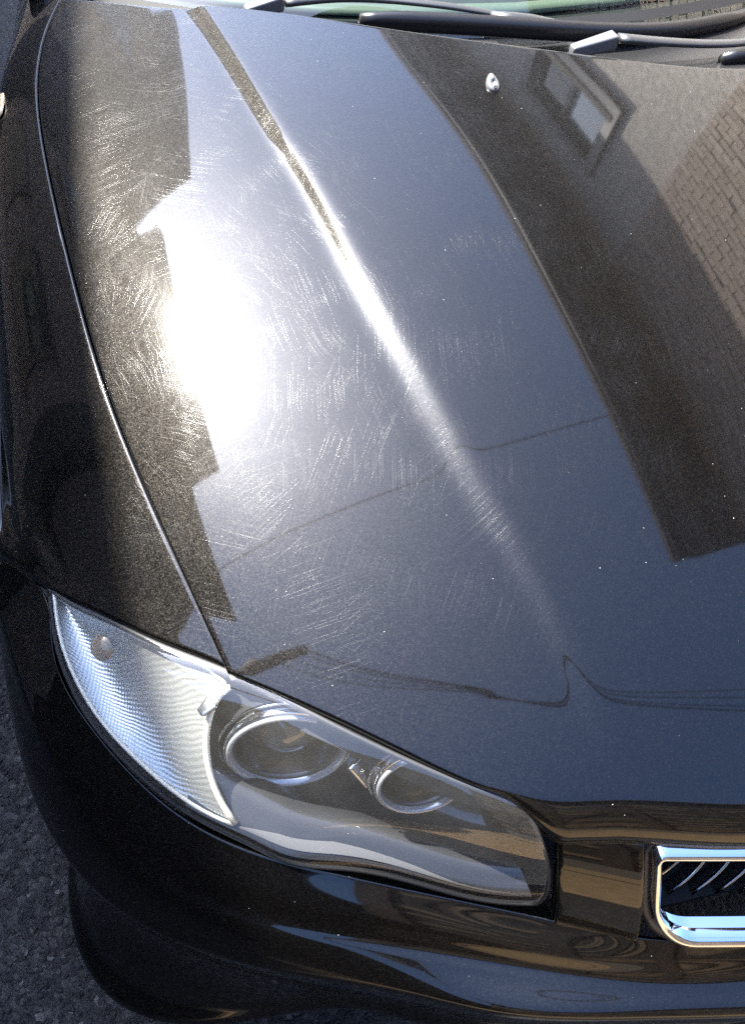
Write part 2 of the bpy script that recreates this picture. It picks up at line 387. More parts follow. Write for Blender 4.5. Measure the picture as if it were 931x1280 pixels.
def lathe(name, prof, C, axis, m, parent=None, k=48, arc=None, **kw):
    """profile (radius, height along axis) turned about an axis through C"""
    a = np.array(axis, float); a /= np.linalg.norm(a)
    u = np.cross([0, 0, 1.], a); u /= np.linalg.norm(u); v = np.cross(a, u)
    th = np.linspace(0, 2*np.pi, k, endpoint=False); P = np.array(prof, float)
    V = np.array(C)+P[:, 0][:, None, None]*(np.cos(th)[None, :, None]*u+np.sin(th)[None, :, None]*v)+P[:, 1][:, None, None]*a
    return mesh(name, V.reshape(-1, 3), gfaces(len(P), k, 0, False, False, True), m, parent, recalc=True, **kw)

# ---------------------------------------------------------------- ground
def sheet(name, x0, x1, y0, y1, z, m): return mesh(name, [(x0, y0, z), (x1, y0, z), (x1, y1, z), (x0, y1, z)], [(0, 1, 2, 3)], m, smooth=False, kind='structure')
sheet('ground', -250, 250, -250, 250, 0, 'asphalt')
sheet('gravel_forecourt', -1.6, 14, -5.75, -1.5, .004, 'gravel')
# loose and half-buried chippings of the worn asphalt beside the car
ico = bmesh.new(); bmesh.ops.create_icosphere(ico, subdivisions=1, radius=1.); iv = np.array([v.co[:] for v in ico.verts]); iF = [[v.index for v in f.verts] for f in ico.faces]; ico.free()
V = []; F = []
for k in range(15000):
    x, y = rng.uniform(-1.55, -.5), rng.uniform(-.35, 1.25)
    r = rng.uniform(.0026, .0052)*(1.5 if rng.random() < .15 else 1); q = rng.normal(size=(3, 3))*.28+np.eye(3)
    v = (iv@q.T)*r*np.array([1, 1, .62])+np.array([x, y, rng.uniform(-.0015, .0015)])
    o = len(V)*12; V.append(v); F += [tuple(i+o for i in f) for f in iF]
mesh('asphalt_chippings', np.concatenate(V), F, 'chips', smooth=False, kind='stuff', label='coarse dark chippings of the worn asphalt beside the bumper', cat='asphalt')

# ---------------------------------------------------------------- house whose eaves, wall and window mirror in the bonnet (right of the car)
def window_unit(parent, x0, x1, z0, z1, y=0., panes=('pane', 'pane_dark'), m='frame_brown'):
    wv = []; f = .06
    F = []
    def ab(*a):
        o = len(wv); wv.extend(boxv(*a)); F.extend([tuple(i+o for i in q) for q in BOXF])
    n = len(panes); wd = (x1-x0-f)/n
    ab(x0, x1, y-.05, y+.035, z0, z0+f); ab(x0, x1, y-.05, y+.035, z1-f, z1)
    for i in range(n+1): ab(x0+i*wd, x0+i*wd+f, y-.05, y+.034, z0+f, z1-f)
    win = mesh('window', wv, F, m, parent, smooth=False)
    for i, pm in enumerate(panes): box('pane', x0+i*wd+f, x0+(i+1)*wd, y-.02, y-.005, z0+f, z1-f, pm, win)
    box('sill', x0-.06, x1+.06, y-.05, y+.10, z0-.07, z0-.002, 'mortar', win)
house = empty('house', (2.46, .05, 0), math.atan2(.99, -.142), label='brown brick and roughcast house with wide eaves, mirrored in the right side of the bonnet', cat='house')
SPL = 2.83
# dark boards framing the window opening
for (a, b, c, d) in ((3.49, 4.85, 4.482, 4.58), (3.49, 4.85, 3.66, 3.785), (3.49, 3.599, 3.788, 4.48), (4.741, 4.85, 3.788, 4.48)): box('window_surround', a, b, .002, .05, c, d, 'frame_brown', house)
# roughcast part with an opening for the window
W0, W1, Z0, Z1 = 3.60, 4.74, 3.86, 4.48
for (a, b, c, d) in ((SPL, W0, 0, 5.2), (W1, 9.5, 0, 5.2), (W0, W1, 0, Z0), (W0, W1, Z1, 5.2)):
    box('wall', a, b, -.3, 0, c, d, 'roughcast', house)
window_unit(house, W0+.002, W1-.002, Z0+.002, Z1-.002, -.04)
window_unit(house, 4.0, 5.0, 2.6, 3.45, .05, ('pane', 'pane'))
# brick part: mortar ground, each brick a piece
bw = box('brick_wall', .06, SPL-.002, -.32, -.03, 0, 5.2, 'mortar', house)
bm_ = bpy.data.meshes.new('brick'); bm_.from_pydata(boxv(-.0775, .0775, -.03, .03, -.0235, .0235), [], BOXF); bm_.materials.append(M['brick'])
V = []; F = []; cnt = 0
for r in range(91):
    z = .03+r*.0565
    for c in range(-1, 19):
        x = .06+.08+c*.164+(.082 if r % 2 else 0)
        xa, xb = max(x-.0775, .063), min(x+.0775, SPL-.005)
        if xb-xa < .04: continue
        if xb-xa < .154:                      # cut brick at the end of a course
            o = len(V); V += boxv(xa, xb, -.055, .005, z-.0235, z+.0235); F += [tuple(i+o for i in q) for q in BOXF]; continue
        jy = rng.uniform(-.006, .004)
        if 3.3 < z < 4.45 and cnt < 300:
            b = bpy.data.objects.new('brick', bm_); b.location = (x, -.025+jy, z); b.rotation_euler = (0, rng.normal()*.006, rng.normal()*.01); link(b, bw); cnt += 1
        else:
            o = len(V); V += [(p[0]+x, p[1]-.025+jy, p[2]+z) for p in boxv(-.0775, .0775, -.03, .03, -.0235, .0235)]; F += [tuple(i+o for i in q) for q in BOXF]
mesh('brickwork', V, F, 'brick', bw, smooth=False, kind='stuff')
box('gable_wall', .062, .3, -4.5, -.33, 0, 5.2, 'brick', house)
box('soffit', -.05, 9.6, -.30, .415, 5.202, 5.23, 'soffit', house)
box('fascia', -.06, 9.62, .42, .445, 5.12, 5.36, 'fascia', house)
box('verge_board', -.08, -.055, -4.5, .44, 5.15, 5.38, 'fascia', house)
gut = np.array([(x, .49, 5.27) for x in np.linspace(-.06, 9.6, 12)]); tube('gutter', gut, .042, 'fascia', house, 10)
hexa('roof', [(-.1, .52, 5.37), (9.65, .52, 5.37), (9.65, -4.6, 8.2), (-.1, -4.6, 8.2), (-.1, .52, 5.45), (9.65, .52, 5.45), (9.65, -4.6, 8.28), (-.1, -4.6, 8.28)], 'roof', house)

# ---------------------------------------------------------------- stepped house on the left: its shaded side mirrors in bonnet and wing
lh = empty('house', (-4.2, 3, 0), label='stepped dark house in shade, mirrored along the left edge of the bonnet', cat='house')
def block(p0, p1, depth, ze, rise, m):
    """p0 -> p1 is the eaves line in plan, the block lies on its -x side"""
    p0 = np.array(p0, float); p1 = np.array(p1, float); d = (p1-p0)/np.linalg.norm(p1-p0); nn = np.array([-d[1], d[0]])
    if nn[0] > 0: nn = -nn
    o = np.array([-4.2, 3.])
    def P(a, b, z): q = p0+d*a+nn*b-o; return (q[0], q[1], z)
    Ln = np.linalg.norm(p1-p0); e = .28
    def pr(name, a0, a1, b0, b1, z0, z1, mm, dz=0.): return hexa(name, [P(a0, b0, z0), P(a1, b0, z0), P(a1, b1, z0+dz), P(a0, b1, z0+dz), P(a0, b0, z1), P(a1, b0, z1), P(a1, b1, z1+dz), P(a0, b1, z1+dz)], mm, lh)
    pr('wall', .06, Ln-.06, e, depth, 0, ze-.12, m)
    pr('soffit', .02, Ln-.02, .03, e+.1, ze-.118, ze-.09, 'fascia')
    pr('gutter', 0, Ln, -.03, .027, ze-.13, ze-.02, 'fascia')
    pr('roof', -.02, Ln+.02, -.01, depth+.2, ze-.018, ze+.05, 'roof', rise)
    return P, pr, Ln, e
for nm, ze_, p0, p1, wins in (('a', 5.2, (-1.66, 7.6), (-2.06, 4.87), [(.7, 1.7)]), ('b', 5.2, (-2.66, 4.3), (-2.92, 1.76), [(.35, 1.05), (1.5, 2.2)]), ('c', 5.2, (-3.72, 1.74), (-3.84, .12), [(.5, 1.2)]), ('d', 4.3, (-3.93, .5), (-2.7, -8.3), [])):  # block d is an added dark wing that keeps the bumper's reflection dark
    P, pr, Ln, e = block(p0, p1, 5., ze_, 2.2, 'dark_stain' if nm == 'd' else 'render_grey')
    for a0, a1 in wins:
        for z0, z1 in ((.9, 2.1), (3.2, 4.4)):
            f = pr('window', a0, a1, e-.03, e-.002, z0, z1, 'frame_brown'); pr('pane', a0+.07, a1-.07, e-.034, e-.031, z0+.07, z1-.07, 'pane_dark').parent = f
            pr('sill', a0-.06, a1+.06, e-.1, e-.002, z0-.06, z0-.002, 'render_grey').parent = f

# ---------------------------------------------------------------- slatted timber front behind the photographer, mirrored in nose and bumper
oh = empty('timber_building', (0, -5.9, 0), label='tall sunlit slatted timber building across the forecourt, mirrored in the nose and bumper', cat='building')
box('wall', -2.4, 13, -.4, 0, 0, 6.4, 'dark_stain', oh)
hexa('roof', [(-2.6, .5, 6.3), (13.3, .5, 6.3), (13.3, -4, 8.6), (-2.6, -4, 8.6), (-2.6, .5, 6.4), (13.3, .5, 6.4), (13.3, -4, 8.7), (-2.6, -4, 8.7)], 'roof', oh)
def beam(p, q, wd, nm='beam', dep=.06):
    p = np.array(p, float); q = np.array(q, float); d = (q-p)/np.linalg.norm(q-p); s = np.array([-d[1], d[0]])*wd/2
    c = [p-s, q-s, q+s, p+s]
    hexa(nm, [(a[0], .002, a[1]) for a in c]+[(a[0], dep, a[1]) for a in c], 'post', oh)
xsb = np.arange(-2.2, 12.7, 1.4)
for i, x in enumerate(xsb):
    beam((x, 0.45), (x, 6.3), .22, 'post', dep=.10)
    if i+1 < len(xsb):
        x2 = xsb[i+1]
        for z in [q_ for q_ in np.cumsum(rng.uniform(.16, .52, 24))+.45 if q_ < 6.2]:
            if rng.random() < .88:
                hh = .15*rng.uniform(.75, 1.1); e0, e1 = (rng.uniform(.115, .7) if rng.random() < .5 else .115), (rng.uniform(.115, .6) if rng.random() < .5 else .115)
                box('board', x+e0, x2-e1, .0025, .026+rng.uniform(0, .012), z-hh/2, z+hh/2, 'timber', oh)
        if i % 2: beam((x+.14, 1.6), (x2-.14, 3.4), .12, 'brace', .075)
        else: beam((x2-.14, 3.2), (x+.14, 5.2), .12, 'brace', .075)
box('plinth', -2.4, 13, .0015, .1, 0, .42, 'mortar', oh)

# ---------------------------------------------------------------- pole and overhead cables mirrored in the front of the bonnet
up_ = empty('utility_pole', (-5.35, -.62, 0), label='weathered wooden utility pole with a long side arm, mirrored beside the headlight', cat='utility pole')
tube('shaft', [(0, 0, z) for z in np.linspace(0, 7.5, 8)], np.linspace(.15, .11, 8), 'wood_pole', up_, 12)
tube('side_arm', [(.0, 0, 6.85), (.7, .06, 6.98), (1.4, .12, 7.02), (2.15, .18, 7.03)], [.085, .085, .08, .06], 'wood_pole', up_, 12)
tube('brace', [(.08, .0, 6.1), (.9, .07, 6.95)], .035, 'wood_pole', up_, 8)
for x in (.9, 1.4, 1.85, 2.1): lathe('insulator', [(0.001, 0), (.035, 0), (.04, .05), (.026, .07), (.034, .1), (.001, .13)], (x, .09*x, 7.09), (0.001, 0, 1), 'white_trim', up_, 12)
def cable(p, q, sag, lab, r=.011):
    t = np.linspace(0, 1, 40); P = np.array(p)*(1-t)[:, None]+np.array(q)*t[:, None]; P[:, 2] -= sag*4*t*(1-t)
    tube('overhead_cable', P, r, 'wire', None, 6, label=lab, cat='cable', group='overhead cables mirrored in the bonnet')
cable((-3.25, -.47, 7.2), (10.2, -5.25, 7.3), .10, 'lowest thick cable of the bundle mirrored across the bonnet front', .014)
cable((-3.5, -.48, 7.2), (10.2, -4.95, 7.3), .14, 'second cable of the bundle mirrored across the bonnet front', .010)
cable((-3.95, -.5, 7.2), (10.2, -4.5, 7.4), .16, 'third cable of the bundle mirrored across the bonnet front', .009)
cable((-4.45, -.54, 7.2), (10.2, -4.1, 7.5), .18, 'uppermost thin cable of the bundle mirrored across the bonnet front', .009)
cable((-9, .35, 8.1), (8, 2.75, 8.1), .12, 'single thin cable mirrored diagonally across the middle of the bonnet', .011)
# ---------------------------------------------------------------- the car
car = empty('car', (0, 0, 0), label='black metallic hatchback with creased bonnet, twin-ring headlights and chrome-framed grille', cat='car')

# --- bonnet: skin with rolled edges
NU, NV = 361, 281
u = np.linspace(-1, 1, NU)[None, :]; v = np.linspace(0, 1, NV)[:, None]
y = .1+1.05*v+0*u; x = u*.7+0*v
for k in range(60):
    x = -u*xs(np.clip(y, .2, 1.4)); y = yf(x)+(yr(x)-yf(x))*v
P = np.stack([x, y, H(x, y)], -1)
def outline_roll(B, Out, R, steps=9, end=1.42, flange=.018):
    e = 2e-3
    m = (H(B[:, 0], B[:, 1])-H(B[:, 0]-e*Out[:, 0], B[:, 1]-e*Out[:, 1]))/e
    th0 = np.arctan(-m); rows = []
    for k in range(1, steps+1):
        th = th0+(end-th0)*k/steps
        rows.append(np.stack([B[:, 0]+R*(np.sin(th)-np.sin(th0))*Out[:, 0], B[:, 1]+R*(np.sin(th)-np.sin(th0))*Out[:, 1], B[:, 2]+R*(np.cos(th)-np.cos(th0))], -1))
    rows.append(rows[-1]+np.array([0, 0, -flange])); return np.array(rows)
def plan_out(B, sgn):
    T = np.gradient(B[:, :2], axis=0); T /= np.linalg.norm(T, axis=1, keepdims=True); return sgn*np.stack([T[:, 1], -T[:, 0]], -1)
V = [P.reshape(-1, 3)]; F = gfaces(NV, NU, 0, True); off = NV*NU
def add_strip(B, rows, flip):
    global off
    G = np.concatenate([B[None], rows]); V.append(G.reshape(-1, 3)); F.extend(gfaces(len(G), len(B), off, flip)); off += G.shape[0]*G.shape[1]
Bf = P[0]; ax = np.abs(Bf[:, 0]); Rf = .004+.058*sstep(.392, .330, ax); endf = 1.42-.27*sstep(.392, .37, ax)
add_strip(Bf, outline_roll(Bf, plan_out(Bf, 1), Rf, 14, endf), False)
add_strip(P[-1], outline_roll(P[-1], plan_out(P[-1], -1), .006), True)
add_strip(P[:, 0], outline_roll(P[:, 0], plan_out(P[:, 0], -1), .004), True)
add_strip(P[:, -1], outline_roll(P[:, -1], plan_out(P[:, -1], 1), .004), False)
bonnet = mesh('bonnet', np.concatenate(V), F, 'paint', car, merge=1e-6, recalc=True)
if sum(p.normal.z for p in bonnet.data.polygons) < 0: bonnet.data.flip_normals()
# dark sheet added under the bonnet to block light leaking through the shut lines
Q = P[::8, ::8].copy(); Q[..., 2] -= .045; Q[..., 0] *= 1.04
sgrid('light_block_panel', Q, 'matte_black', car, (0, 0, 1))

# --- wings
FE = [(-.6235, .2942, .757), (-.6478, .3127, .755), (-.6897, .343, .750), (-.7328, .3793, .743), (-.7761, .416, .734), (-.8062, .4438, .727), (-.8373, .4815, .708), (-.8733, .5248, .686), (-.895, .545, .65), (-.905, .56, .61)]
xside = spline([.3, .5, .65, .85, 1.1, 1.5], [-.83, -.885, -.898, -.90, -.893, -.89])
def zb(y):
    r2 = .37**2-(y-.86)**2
    return np.where(r2 > 0, np.maximum(.31+np.sqrt(np.maximum(r2, 0)), .30), .30)
def wing_section(a, y):
    """a in 0..1 from shut line to lower edge, y along the car"""
    x0 = xs(y)-.0075; z0 = H(x0+.004, y)-.001; w_ = x0-xside(y)
    D = np.maximum(z0-zb(y), .20)
    d = np.where(a < .75, (a/.75)**1.15*.19, .19+(D-.19)*(a-.75)/.25)
    g = (1-np.exp(-d/(.44*w_)))/(1-np.exp(-.26/(.44*w_)))
    return np.stack([x0-w_*g, y+0*a, z0-d], -1)
NA, NB = 70, 150
fe = curve(FE, NA); a = np.linspace(0, 1, NA)[:, None]; b = np.linspace(0, 1, NB)[None, :]**1.25
y0 = fe[:, 1][:, None]; yy = y0+(1.55-y0)*b
W = wing_section(a+0*b, yy); W0_ = wing_section(a, y0)
W = W+(fe[:, None]-W0_)*np.exp(-((yy-y0)/.20)**1.4)[..., None]
# rolled inner edge along the shut line
Bs = W[0]; out2 = np.tile([1., 0, 0], (NB, 1))
roll = np.array([Bs+np.array([.0035*math.sin(t), 0, .0035*(math.cos(t)-1)])*1. for t in np.linspace(.3, 1.5, 5)]); roll = np.concatenate([roll, roll[-1:]+np.array([0, 0, -.02])])[::-1]
W = np.concatenate([roll, W])
# rolled front edge
fr = W[:, :1]+np.array([[[.0, -.0025, -.0015]]]); fr2 = fr+np.array([[[0, -.0005, -.012]]])
W = np.concatenate([fr2, fr, W], axis=1)
for s in (1, -1):
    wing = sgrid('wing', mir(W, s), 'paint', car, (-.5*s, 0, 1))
    lip = wing_section(np.ones(60), np.linspace(.55, 1.22, 60))
    # side repeater lamp
    j = np.argmin(np.abs(W[30, :, 1]-1.235)); i = np.argmin(np.abs(W[:, j, 0]+.853))
    c = W[i, j]; tn = W[i+1, j]-W[i-1, j]; tn /= np.linalg.norm(tn); nx = np.cross(tn, [0, 1., 0]); nx /= np.linalg.norm(nx); nx *= np.sign(-nx[0])
    th = np.linspace(0, np.pi/2, 8); ph = np.linspace(0, 2*np.pi, 28, endpoint=False)
    G = c+np.array([[np.array([0, 1, 0])*.034*math.sin(t)*np.sign(math.cos(f))*abs(math.cos(f))**.7+tn*.014*math.sin(t)*np.sign(math.sin(f))*abs(math.sin(f))**.7+nx*(.009*math.cos(t)-.001) for f in ph] for t in th])
    rep = mesh('side_repeater', mir(G, s).reshape(-1, 3), gfaces(8, 28, 0, False, False, True), 'repeater', wing, recalc=True)
    G2 = c+nx*.003+(G-c)*np.array([.45, .45, .45]); G2 = G2+nx*.004
    mesh('bulb', mir(G2+nx*.004, s).reshape(-1, 3), gfaces(8, 28, 0, False, False, True), 'amber', rep, recalc=True)

# --- headlights
LP, LO = lens_patch(121, 61)
IND_B = LB[:7]+[(-.640, .166, .624)]
def headlight(s):
    hl = mesh('headlight', *(lambda g: (g[0], g[1]))(housing(s)), 'matte_black', car, recalc=True)
    lens = sgrid('lens', mir(LP, s), 'headlight_glass', hl, (-.3*s, -.6, .6))
    # black gasket round the lens
    loop = np.concatenate([LP[:, 0], LP[-1, 1:-1], LP[::-1, -1], LP[0, 1:-1][::-1]])
    tube('gasket', mir(loop[::2]+np.array([0, .001, -.003]), s), .0026, 'rubber', hl, 8, closed=True)
    # bezel: floor running back from the lower edge, back wall rising to the upper edge
    n = 90; T = curve(LT, n)+np.array([0, .026, -.012]); B = curve(LB, n)+np.array([0, .006, .004])
    s0 = int(n*.44); T = T[s0:]; B = B[s0:]; rows = []
    Dh = (T-B)*np.array([1, 1, 0])
    prof = [(0, 0, 0), (.04, .012, .002), (.10, .02, .003), (.42, .03, .004), (.55, .0, -.010), (.75, -.02, -.02), (1.05, -.02, -.02), (1.4, .08, 0), (1.6, .35, 0), (1.6, .7, 0), (1.35, .95, 0), (1., 1., 0)]
    pr = curve(prof, 60)
    for h, k, e in pr: rows.append(B+Dh*h+np.array([0, 0, 1])*(T-B)[:, 2:3]*k+np.array([0, 0, e]))
    bez = sgrid('bezel', mir(np.array(rows), s), 'bezel', hl, (0, -.5, .8))
    # pale rim on the bezel's front edge, shaped as the sun's streak there
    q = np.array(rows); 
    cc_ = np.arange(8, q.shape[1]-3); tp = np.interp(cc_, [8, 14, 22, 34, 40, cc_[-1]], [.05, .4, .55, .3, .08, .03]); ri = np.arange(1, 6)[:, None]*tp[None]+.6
    st = np.array([[q[int(r_)][c_]*(1-r_ % 1)+q[int(r_)+1][c_]*(r_ % 1) for r_, c_ in zip(row_, cc_)] for row_ in ri])+np.array([0, -.0005, .0012]); sgrid('bezel_sun_rim', mir(st, s), 'sun_rim', bez, (0, -.3, .9))
    # indicator optics
    n, m2 = 90, 50; It = curve(LT[:5]+[(-.622, .276, .748)], n)+np.array([0, .002, -.014]); Ib = curve(IND_B, n)+np.array([.006, .006, .004])
    ss = np.linspace(0, 1, n)[:, None, None]; tt = np.linspace(0.0, 1, m2)[None, :, None]
    I = It[:, None]*(1-tt)+Ib[:, None]*tt+np.array([-.028, .012, 0])*(4*tt*(1-tt))**.75*ss**2.2
    I = I-np.array([-.4, -.6, .7])*(4*tt*(1-tt))*.016*np.sin(np.pi*np.clip(ss*.9+.1, 0, 1))
    ind = sgrid('indicator', mir(I, s), 'ribbed', hl, (-.3*s, -.5, .8))
    edge = np.concatenate([I[-1, ::3]]); tube('indicator_rim', mir(edge+np.array([0, 0, .002]), s), .0036, 'rim_plastic', ind, 8)
    tube('indicator_rim', mir(I[::3, -1]+np.array([0, 0, .002]), s), .0022, 'rim_plastic', ind, 8)
    tube('indicator_rim', mir(I[::3, 0]+np.array([0, 0, .001]), s), .002, 'rim_plastic', ind, 8)
    c = I[32, 20]; ax = np.array([-.25, -.55, .8])
    lathe('bulb', mirp([(.017, -.006), (.016, -.001), (.012, .003), (.006, .005), (.0005, .0055)]), mir(c, s), mir(ax, s), 'bulb', ind, 24)
    # two round lamps, each with a light ring
    for C, R, e, az in (((-.575, .229, .672), .066, .22, -.12), ((-.450, .164, .690), .0485, .30, -.05)):
        a_ = np.array([math.sin(az)*math.cos(e), -math.cos(az)*math.cos(e), math.sin(e)]); C = np.array(C)
        lamp = lathe('lamp', [(R*.78, -.075), (R*.80, -.02), (R*.83, -.004), (R*.86, 0), (R*.97, .001), (R, -.002), (R*.985, -.012), (R*.96, -.05)], mir(C, s), mir(a_, s), 'bezel', hl, 64)
        lathe('light_ring', [(R*.84, .002), (R*.86, .006), (R*.90, .0085), (R*.945, .007), (R*.965, .002)], mir(C, s), mir(a_, s), 'ring', lamp, 64)
        lathe('chrome_rim', [(R*.97, .003), (R*.985, .0045), (R*1.0, .003), (R*1.005, -.004), (R*.99, -.012)], mir(C, s), mir(a_, s), 'chrome', lamp, 64)
        lathe('bowl', [(R*.80, -.004), (R*.74, -.02), (R*.62, -.042), (R*.45, -.055)], mir(C, s), mir(a_, s), 'bowl', lamp, 48)
        av = np.linspace(1.2, 3.5, 40); uu = np.cross([0, 0, 1.], a_); uu /= np.linalg.norm(uu); vv = np.cross(a_, uu)
        tube('trim_arc', mir(C-a_*.004+R*1.07*(np.cos(av)[:, None]*uu+np.sin(av)[:, None]*vv), s), .0014, 'chrome_soft', lamp, 6)
        rr = R*.56
        lathe('projector_lens', [(rr*1.0, -.036), (rr*.98, -.028), (rr*.85, -.018), (rr*.6, -.009), (rr*.3, -.0035), (.0005, -.002)], mir(C, s), mir(a_, s), 'clear', lamp, 48)
        lathe('projector_collar', [(rr*1.14, -.044), (rr*1.15, -.034), (rr*1.07, -.031), (rr*1.02, -.036)], mir(C, s), mir(a_, s), 'chrome_soft', lamp, 48)
        lathe('shutter', [(rr*.97, -.0545), (rr*.6, -.062), (.0005, -.064)], mir(C, s), mir(a_, s), 'matte_black', lamp, 32)
    # bright webs between the lamps
    for p, q_, r_ in (((-.512, .192, .70), (-.500, .176, .672), .010), ((-.640, .270, .728), (-.655, .262, .722), .008)):
        hexa('reflector_web', mirbox(p, q_, r_, s), 'chrome_soft', bez, .002)
    return hl
def mirp(p): return p
def mirbox(p, q, r, s):
    p = np.array(p); q = np.array(q); d = q-p; a = np.cross(d, [0, 0, 1.]); a = a/np.linalg.norm(a)*r; b = np.cross(a, d); b = b/np.linalg.norm(b)*.003
    v = np.array([p-a-b, p+a-b, p+a+b, p-a+b, q-a*.6-b, q+a*.6-b, q+a*.6+b, q-a*.6+b]); return mir(v, s)
def housing(s):
    """closed black tub behind the lamp units"""
    n = 40; T = curve(LT, n)+np.array([0, .004, -.006]); B = curve(LB, n)+np.array([0, .008, -.004]); Dh = (T-B)*np.array([1, 1, 0])
    rows = np.array([B, B+Dh*1.0+np.array([0, 0, -.03]), B+Dh*1.6+np.array([0, .03, 0]), T+np.array([0, .05, -.01]), T])
    rows = np.concatenate([rows], 0); V = mir(rows, s).reshape(-1, 3); return V, gfaces(5, n)
M['ring'] = mat('light_ring_plastic', (.40, .41, .42), .16, .35, Coat_Weight=1.)
M['bowl'] = mat('smoked_reflector_bowl', (.22, .22, .235), .16, 1.)
for s in (1, -1): headlight(s)

# --- bumper
LV = [
 # top edge, below grille and headlight and along the wing
 [(0, -.034, .584), (-.16, -.026, .587), (-.25, -.008, .589), (-.345, .030, .592), (-.44, .069, .597), (-.54, .110, .604), (-.625, .148, .613), (-.703, .203, .632), (-.772, .290, .666), (-.806, .372, .694), (-.811, .436, .715), (-.872, .518, .680)],
 [(0, -.05, .572), (-.16, -.042, .573), (-.25, -.024, .575), (-.345, .003, .575), (-.446, .044, .578), (-.55, .084, .583), (-.642, .124, .590), (-.722, .180, .606), (-.792, .264, .637), (-.830, .354, .664), (-.845, .432, .684), (-.887, .512, .662)],
 [(0, -.07, .558), (-.156, -.061, .557), (-.247, -.043, .557), (-.341, -.014, .557), (-.449, .026, .558), (-.557, .066, .562), (-.652, .107, .569), (-.735, .162, .583), (-.805, .248, .612), (-.848, .342, .642), (-.868, .422, .66), (-.897, .505, .65)],
 [(0, -.078, .555), (-.157, -.068, .5545), (-.249, -.049, .5545), (-.352, -.021, .5545), (-.456, .019, .555), (-.565, .059, .557), (-.66, .101, .562), (-.745, .156, .573), (-.815, .241, .596), (-.857, .337, .623), (-.876, .422, .643), (-.902, .506, .633)],
 [(0, -.104, .550), (-.158, -.086, .549), (-.251, -.067, .549), (-.385, -.040, .549), (-.476, .002, .541), (-.585, .042, .532), (-.685, .086, .528), (-.772, .142, .532), (-.838, .222, .546), (-.877, .322, .575), (-.893, .417, .592), (-.908, .507, .59)],
 [(0, -.110, .543), (-.159, -.091, .543), (-.252, -.072, .543), (-.392, -.043, .543), (-.481, -.002, .532), (-.589, .038, .521), (-.690, .081, .515), (-.779, .138, .518), (-.845, .219, .53), (-.883, .319, .55), (-.898, .416, .56), (-.911, .508, .56)],
 [(0, -.112, .52), (-.16, -.093, .52), (-.252, -.074, .52), (-.392, -.045, .52), (-.482, -.004, .505), (-.590, .037, .49), (-.692, .080, .485), (-.780, .138, .485), (-.847, .219, .50), (-.886, .318, .50), (-.901, .415, .50), (-.913, .508, .50)],
 [(0, -.10, .43), (-.16, -.082, .43), (-.252, -.064, .43), (-.388, -.036, .43), (-.476, .003, .43), (-.582, .043, .42), (-.684, .087, .41), (-.772, .143, .40), (-.838, .222, .40), (-.877, .318, .40), (-.892, .415, .40), (-.905, .508, .40)],
 [(0, -.09, .30), (-.16, -.073, .30), (-.252, -.056, .30), (-.385, -.03, .30), (-.47, .008, .30), (-.572, .046, .29), (-.70, .055, .28), (-.815, .098, .28), (-.875, .18, .28), (-.895, .30, .28), (-.875, .415, .28), (-.888, .508, .28)],
 [(0, -.105, .255), (-.16, -.088, .255), (-.252, -.07, .255), (-.39, -.043, .255), (-.478, -.003, .25), (-.582, .036, .25), (-.722, .038, .25), (-.84, .082, .25), (-.898, .168, .25), (-.912, .295, .25), (-.884, .415, .25), (-.897, .508, .25)],  # corner bulged outward to stand in for deep shade on the asphalt
 [(0, -.07, .19), (-.16, -.055, .19), (-.252, -.04, .19), (-.385, -.013, .19), (-.47, .025, .19), (-.572, .065, .19), (-.72, .05, .19), (-.832, .095, .19), (-.888, .18, .19), (-.90, .305, .19), (-.86, .42, .19), (-.872, .508, .19)],
]
LV = np.array(LV, float)
NS, NR = 201, 140
mr = LV[2:6].mean(0); ch = np.concatenate([[0], np.cumsum(np.linalg.norm(np.diff(mr, axis=0), axis=1))]); sq = np.linspace(0, ch[-1], NS)
rows = np.array([np.stack([spline(ch, r[:, k])(sq) for k in range(3)], -1) for r in LV])
for i in range(len(rows)):
    q = rows[i].copy()
    for _ in range(120 if i else 12): q[1:-1] = .25*q[:-2]+.5*q[1:-1]+.25*q[2:]
    rows[i] = q
def pchip(ts, Y, q):
    """shape-preserving interpolation down the profile"""
    h = np.diff(ts); dl = np.diff(Y, axis=0)/h[:, None, None]; m = np.zeros_like(Y)
    for i in range(1, len(ts)-1):
        a, b = dl[i-1], dl[i]; w1, w2 = 2*h[i]+h[i-1], h[i]+2*h[i-1]
        with np.errstate(divide='ignore', invalid='ignore'): g = (w1+w2)/(w1/a+w2/b)
        m[i] = np.where(a*b > 0, g, 0)
    m[0], m[-1] = dl[0], dl[-1]; out = []
    for t in q:
        i = min(np.searchsorted(ts, t, 'right')-1, len(ts)-2); s = (t-ts[i])/h[i]
        out.append((2*s**3-3*s**2+1)*Y[i]+(s**3-2*s**2+s)*h[i]*m[i]+(3*s**2-2*s**3)*Y[i+1]+(s**3-s**2)*h[i]*m[i+1])
    return np.array(out)
ts = np.concatenate([[0], np.cumsum(np.linalg.norm(np.diff(rows[:, 60], axis=0), axis=1))])
# more samples near the top where the camera looks
q = np.concatenate([np.linspace(0, ts[6], 100), np.linspace(ts[6], ts[-1], 41)[1:]])
Bp = pchip(ts, rows, q)
top = [Bp[0]+np.array([0, .0015, .0005]), Bp[0]+np.array([0, .004, -.002]), Bp[0]+np.array([0, .0045, -.03])]
Bp = np.concatenate([np.array(top[::-1]), Bp])
full = np.concatenate([Bp[:, ::-1], mir(Bp, -1)[:, 1:]], axis=1)
bumper = sgrid('bumper', full, 'paint', car, (0, -1, .6))

